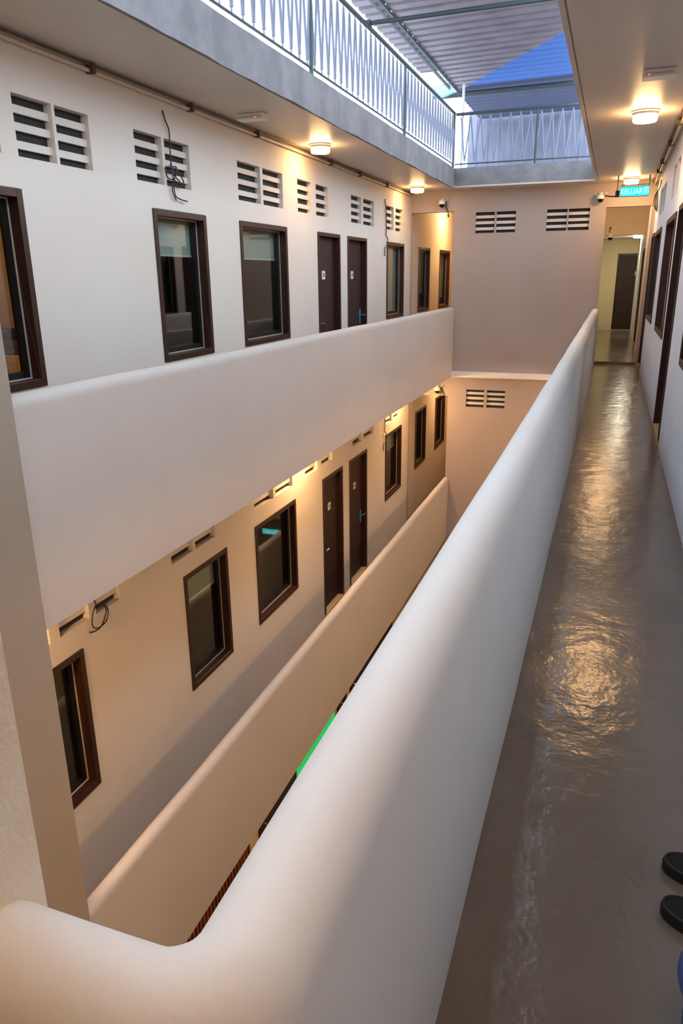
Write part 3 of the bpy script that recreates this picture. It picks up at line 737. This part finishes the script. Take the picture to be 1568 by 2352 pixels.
# ------------------------------------------------------------------ upper railing
def railing(name, p0, p1, zb, zt, spacing, posts, label, first_post=True):
    P0 = Vector(p0); P1 = Vector(p1); L = (P1 - P0).length; d = (P1 - P0) / L
    t = thing(name, (p0[0], p0[1], ST), label, 'railing')
    at = lambda s, z: (P0.x + d.x * s, P0.y + d.y * s, z)
    MB().tube([at(0, zt), at(L, zt)], 0.024, 10).build('top_rail', 'rail_dark', t, smooth=True)
    MB().tube([at(0, zb), at(L, zb)], 0.011, 8).build('bottom_rail', 'rail_dark', t, smooth=True)
    for s in posts:
        MB().tube([at(s, ST - 0.005), at(s, zt)], 0.022, 10).build('post', 'rail_dark', t, smooth=True)
    n = int(L / spacing)
    stub = 0.055
    s0 = (L - n * spacing) / 2
    proto = None
    for i in range(n):
        s = s0 + spacing * (i + 0.5)
        if proto is None:
            m = MB()
            h = spacing / 2
            c = Vector((d.x * 0, d.y * 0, 0))
            o_ = lambda q, z: (d.x * q, d.y * q, z)
            m.tube([o_(0, zb), o_(0, zb + stub)], 0.0075, 6)
            m.tube([o_(0.004, zb + stub), o_(h - 0.004, zt - stub)], 0.0125, 6)
            m.tube([o_(-0.004, zb + stub), o_(-h + 0.004, zt - stub)], 0.0125, 6)
            m.tube([o_(h - 0.004, zt - stub), o_(h - 0.004, zt)], 0.0075, 6)
            m.tube([o_(0, zb + stub - 0.01), o_(0, zb + stub + 0.05)], 0.016, 6)
            proto = m.mesh('baluster', True); proto.materials.append(M['rail'])
        o = bpy.data.objects.new('baluster', proto); COL.objects.link(o); o.parent = t
        o.matrix_parent_inverse = Matrix.Translation(t.location).inverted()
        o.location = (P0.x + d.x * s, P0.y + d.y * s, 0)
    return t
railing('railing', (-2.83, 2.0, 0), (-2.83, 13.72, 0), 3.402, 4.19, 0.183, (1.8, 5.13, 8.45, 11.70), 'long grey zigzag rod railing on the slab edge across the void')
railing('railing', (-2.79, 13.66, 0), (-0.30, 13.66, 0), 3.39, 4.16, 0.166, (1.35, 2.40), 'short zigzag rod railing across the far end under the blue roof')
pl = thing('white_pole', (-2.69, 13.72, ST), 'thin white pole standing at the railing corner', 'pole')
MB().tube([(-2.69, 13.72, ST - 0.01), (-2.69, 13.72, 4.62)], 0.022, 10).build('shaft', 'white', pl, smooth=True)
MB().lathe([(0.003, 0), (0.05, 0), (0.05, 0.012), (0.003, 0.014)], 14, (-2.69, 13.72, ST)).build('foot', 'white', pl, smooth=True)

# ------------------------------------------------------------------ roof
RZ = 4.65
def rib_profile(y0, y1, pitch=0.26):
    ys = []
    n = max(1, round((y1 - y0) / pitch)); p = (y1 - y0) / n
    for i in range(n):
        b = y0 + i * p
        ys += [(b, 0), (b + p * 0.58, 0), (b + p * 0.70, 0.038), (b + p * 0.88, 0.038)]
    ys.append((y1, 0)); return ys
def cutx(y): return min(-0.93, -2.82 + (14.2 - y) * (1.74 / 2.32))
def sheet(name, y0, y1, xa, xb, dz, material, parent, slope=0.015):
    mb = MB(); pr = rib_profile(y0, y1); rows = []
    for (y, h) in pr:
        a = xa(y); b = xb(y)
        rows.append([(a, y, RZ + dz + h + slope * (a + 3.2)), (b, y, RZ + dz + h + slope * (b + 3.2))])
    for i in range(len(rows) - 1):
        if rows[i][1][0] - rows[i][0][0] < 0.01 and rows[i + 1][1][0] - rows[i + 1][0][0] < 0.01: continue
        mb.quad(rows[i][0], rows[i][1], rows[i + 1][1], rows[i + 1][0])
    o = mb.build(name, material, parent)
    s = o.modifiers.new('thickness', 'SOLIDIFY'); s.thickness = 0.004
    return o
roof = thing('metal_roof', (-1.5, 11.0, RZ), 'grey corrugated metal roof above the light well', 'roof')
y = 2.0
while y < 14.15:
    y2 = min(y + 0.78, 14.2)
    sheet('roof_sheet', y, y2, lambda q: -2.90, lambda q: max(-2.90, cutx(q)), 0.0, 'roof', roof)
    if y2 < 13.5: sheet('eave_sheet', y, y2, lambda q: -3.25, lambda q: -2.955, 0.01, 'roof', roof)
    y = y2
MB().box(-2.985, -2.955, 2.0, 13.9, RZ - 0.05, RZ - 0.006).build('purlin', 'rail_dark', roof)
MB().box(-2.905, -2.88, 2.0, 14.2, RZ - 0.04, RZ - 0.006).build('purlin', 'rail_dark', roof)
# laps where the sheets overlap: little clips that break the slot of light
for i in range(22):
    yy = 8.7 + i * 0.24
    MB().box(-2.96, -2.90, yy, yy + 0.09, RZ + 0.012, RZ + 0.02).build('lap_clip', 'roof', roof)
broof = thing('blue_roof', (-1.0, 14.0, RZ + 0.06), 'blue translucent corrugated roof beyond the diagonal edge', 'roof')
y = 9.6
while y < 17.15:
    y2 = min(y + 0.78, 17.2)
    sheet('roof_sheet', y, y2, lambda q: max(-3.0, cutx(q) - 0.05), lambda q: max(-0.93, cutx(q) - 0.04), 0.06, 'roof_blue' if y < 14.0 else 'roof_lav', broof)
    y = y2
# steel cross tubes
for (yy, zz, tl, r) in ((8.85, 4.215, 'steel tie tube from the railing top across the light well', 0.022), (14.40, RZ - 0.035, 'dark steel beam carrying the blue roof', 0.045)):
    b = thing('roof_beam', (-1.5, yy, zz), tl, 'beam')
    MB().tube([(-2.86 if yy < 10 else -3.35, yy, zz), (2.0, yy, zz + 0.03)], r, 10).build('tube', 'rail_dark', b, smooth=True)
    MB().box(-2.87, -2.79, yy - 0.035, yy + 0.035, zz - 0.03, zz + 0.03).build('clamp', 'rail_dark', b, bevel=0.004)
# bent clear plastic piece at the eave corner
m = MB(); R0 = []
for i in range(9):
    a = i / 8
    yy = 13.55 + 0.75 * a
    hh = 0.10 * math.sin(math.pi * a)
    R0.append([(-3.30, yy, RZ - 0.10 + hh), (-2.98, yy + 0.1, RZ - 0.02 + hh)])
for i in range(8): m.quad(R0[i][0], R0[i][1], R0[i + 1][1], R0[i + 1][0])
o = m.build('eave_flap', 'clear', None, smooth=True); s = o.modifiers.new('thickness', 'SOLIDIFY'); s.thickness = 0.004
tag(o, 'bent clear plastic flap at the roof corner', 'plastic sheet')
# corrugated sheet wall behind the far railing
m = MB(); x = -3.25; rows = []
while x < 2.2:
    rows += [(x, 0), (x + 0.12, 0), (x + 0.14, 0.02), (x + 0.18, 0.02), (x + 0.20, 0)]
    x += 0.24
for i in range(len(rows) - 1):
    a, b = rows[i], rows[i + 1]
    m.quad((a[0], 17.25 - a[1], ST), (b[0], 17.25 - b[1], ST), (b[0], 17.25 - b[1], RZ + 0.25), (a[0], 17.25 - a[1], RZ + 0.25))
o = struct('wall_terrace', m, 'sheet_wall', 'lavender grey metal sheet wall behind the far railing')
s = o.modifiers.new('thickness', 'SOLIDIFY'); s.thickness = 0.004

# ------------------------------------------------------------------ bedroom seen through the first window
b = thing('bed', (-4.9, 4.3, FL_L + 0.02), 'beige bed with a dark headboard in the lit room', 'bed')
MB().box(-5.8, -4.15, 5.02, 5.095, 0.0, 1.17).build('headboard', 'headboard', b, bevel=0.01)
MB().box(-5.75, -4.2, 3.2, 5.01, 0.0, 0.35).build('bed_base', 'headboard', b, bevel=0.01)
MB().box(-5.75, -4.2, 3.2, 5.01, 0.351, 0.74).build('mattress', 'bed', b, bevel=0.06)
p = thing('bolster', (-4.9, 5.0, 0.76), 'grey bolster against the headboard', 'cushion')
MB().box(-5.7, -4.25, 4.90, 5.01, 0.745, 1.08).build('cover', 'greycloth', p, bevel=0.04)
p = thing('pillow', (-4.7, 4.85, 0.76), 'beige pillow leaning on the grey bolster', 'pillow')
MB().box(-5.2, -4.28, 4.76, 4.89, 0.745, 0.97).build('case', 'bed', p, bevel=0.05)

# ------------------------------------------------------------------ ground storey shop fronts glimpsed in the slit
G0, G1 = -6.6, DZ - 0.29
struct('wall_ground_left', MB().box(XL - 0.2, XL - 0.08, 0.475, 15.5, G0, G1), 'cream', 'ground storey wall across the void')
sc_ = thing('slatted_screen', (XL, 5.7, G0), 'orange brown slatted wood screen on the ground storey', 'screen')
MB().box(XL - 0.075, XL - 0.05, 4.2, 6.62, G0, G0 + 2.6).build('backing', 'dark_wood', sc_)
k = 4.22
while k < 6.6:
    MB().box(XL - 0.049, XL - 0.01, k, k + 0.035, G0, G0 + 2.6).build('slat', 'wood', sc_)
    k += 0.075
for (a, c, zz, tl) in ((6.94, 8.10, 2.3, 'wide dark door on the ground storey'), (9.95, 10.33, 2.3, 'narrow dark door on the ground storey'), (10.60, 13.2, 2.3, 'long dark doors at the far end of the ground storey')):
    g = thing('shop_door', (XL, (a + c) / 2, G0), tl, 'door')
    MB().box(XL - 0.079, XL - 0.03, a, c, G0, G0 + zz).build('leaf', 'dark_wood', g, bevel=0.004)
    MB().tube([(XL - 0.03, a + 0.1, G0 + 0.9), (XL - 0.0, a + 0.1, G0 + 0.9), (XL - 0.0, a + 0.1, G0 + 1.3), (XL - 0.03, a + 0.1, G0 + 1.3)], 0.012, 6).build('handle', 'steel', g, smooth=True)
g = thing('green_panel', (XL, 9.0, G0), 'glowing green panel on the ground storey', 'panel')
MB().box(XL - 0.079, XL - 0.04, 8.11, 9.77, G0 + 0.1, G0 + 2.3).build('casing', 'dark_wood', g)
MB().box(XL - 0.04, XL - 0.035, 8.14, 9.74, G0 + 0.13, G0 + 2.27).build('lit_face', 'green_on', g)

# ------------------------------------------------------------------ slippers and bin on the walkway floor
def slipper(cx_, cy_, ang, label, mirror=1):
    t = thing('slipper', (cx_, cy_, 0.0), label, 'slipper')
    t.rotation_euler = (0, 0, ang)
    Lh = 0.128
    def outline(k, inset):
        a = 2 * math.pi * k / 28
        x = -math.cos(a); y_ = math.sin(a)
        wid = 0.052 if x < 0.1 else 0.052 - 0.010 * (x - 0.1)
        wid -= 0.006 * math.exp(-((x - 0.15) / 0.25) ** 2)
        ex = 0.75
        xx = math.copysign(abs(x) ** 0.85, x) * (Lh - inset)
        yy = math.copysign(abs(y_) ** 0.8, y_) * (wid - inset) + mirror * 0.006 * x
        return xx, yy
    def put(mb, name, material, parent, smooth=True):
        o = bpy.data.objects.new(name, mb.mesh(name, smooth)); COL.objects.link(o); o.data.materials.append(M[material]); o.parent = parent; return o
    mb = MB(); lv = [(0.004, 0.0), (0.0, 0.008), (0.0, 0.026), (0.003, 0.034), (0.008, 0.036), (0.013, 0.030)]
    n = 28
    for ins, z in lv:
        for k in range(n): x, y_ = outline(k, ins); mb.v.append((x, y_, z))
    for i in range(len(lv) - 1):
        for k in range(n): k2 = (k + 1) % n; mb.f.append((i * n + k, i * n + k2, (i + 1) * n + k2, (i + 1) * n + k))
    mb.f.append(tuple(reversed(range(n)))); mb.f.append(tuple((len(lv) - 1) * n + k for k in range(n)))
    put(mb, 'sole', 'shoe', t)
    mb = MB()
    for k in range(n): x, y_ = outline(k, 0.016); mb.v.append((x, y_, 0.0305))
    for k in range(n): x, y_ = outline(k, 0.018); mb.v.append((x, y_, 0.032))
    for k in range(n): k2 = (k + 1) % n; mb.f.append((k, k2, n + k2, n + k))
    mb.f.append(tuple(n + k for k in range(n)))
    put(mb, 'footbed', 'shoe_in', t)
    mb = MB(); na = 12
    for xi, sc in ((-0.045, 0.93), (-0.01, 1.0), (0.03, 0.98)):
        for rr in (0.0, 0.007):
            for k in range(na + 1):
                a = math.pi * k / na
                mb.v.append((xi, math.cos(a) * (0.053 * sc - rr), 0.018 + math.sin(a) * (0.062 * sc - rr)))
    S = na + 1
    for j in range(2):
        for k in range(na):
            a0 = (2 * j) * S; b0 = (2 * (j + 1)) * S
            mb.f.append((a0 + k, a0 + k + 1, b0 + k + 1, b0 + k)); a1 = a0 + S; b1 = b0 + S
            mb.f.append((a1 + k + 1, a1 + k, b1 + k, b1 + k + 1))
    for j in (0, 2):
        for k in range(na):
            a0 = 2 * j * S; mb.f.append((a0 + k + 1, a0 + k, a0 + S + k, a0 + S + k + 1))
    put(mb, 'strap', 'shoe', t)
    return t
slipper(0.398, 1.775, math.radians(-14), 'black rubber slipper by the wall, the farther of the two', 1)
slipper(0.382, 1.605, math.radians(-14), 'black rubber slipper by the wall, the nearer of the two', -1)
bn = thing('waste_bin', (0.362, 1.14, 0.0), 'blue plastic bin against the wall beside the slippers', 'bin')
MB().lathe([(0.003, 0.0), (0.098, 0.0), (0.104, 0.01), (0.122, 0.335), (0.117, 0.335), (0.099, 0.012), (0.003, 0.011)], 32, (0.362, 1.14, 0)).build('body', 'bin', bn, smooth=True)
MB().lathe([(0.117, 0.33), (0.134, 0.328), (0.137, 0.338), (0.132, 0.350), (0.118, 0.352), (0.114, 0.342), (0.117, 0.3305)], 32, (0.362, 1.14, 0)).build('rim', 'bin', bn, smooth=True)
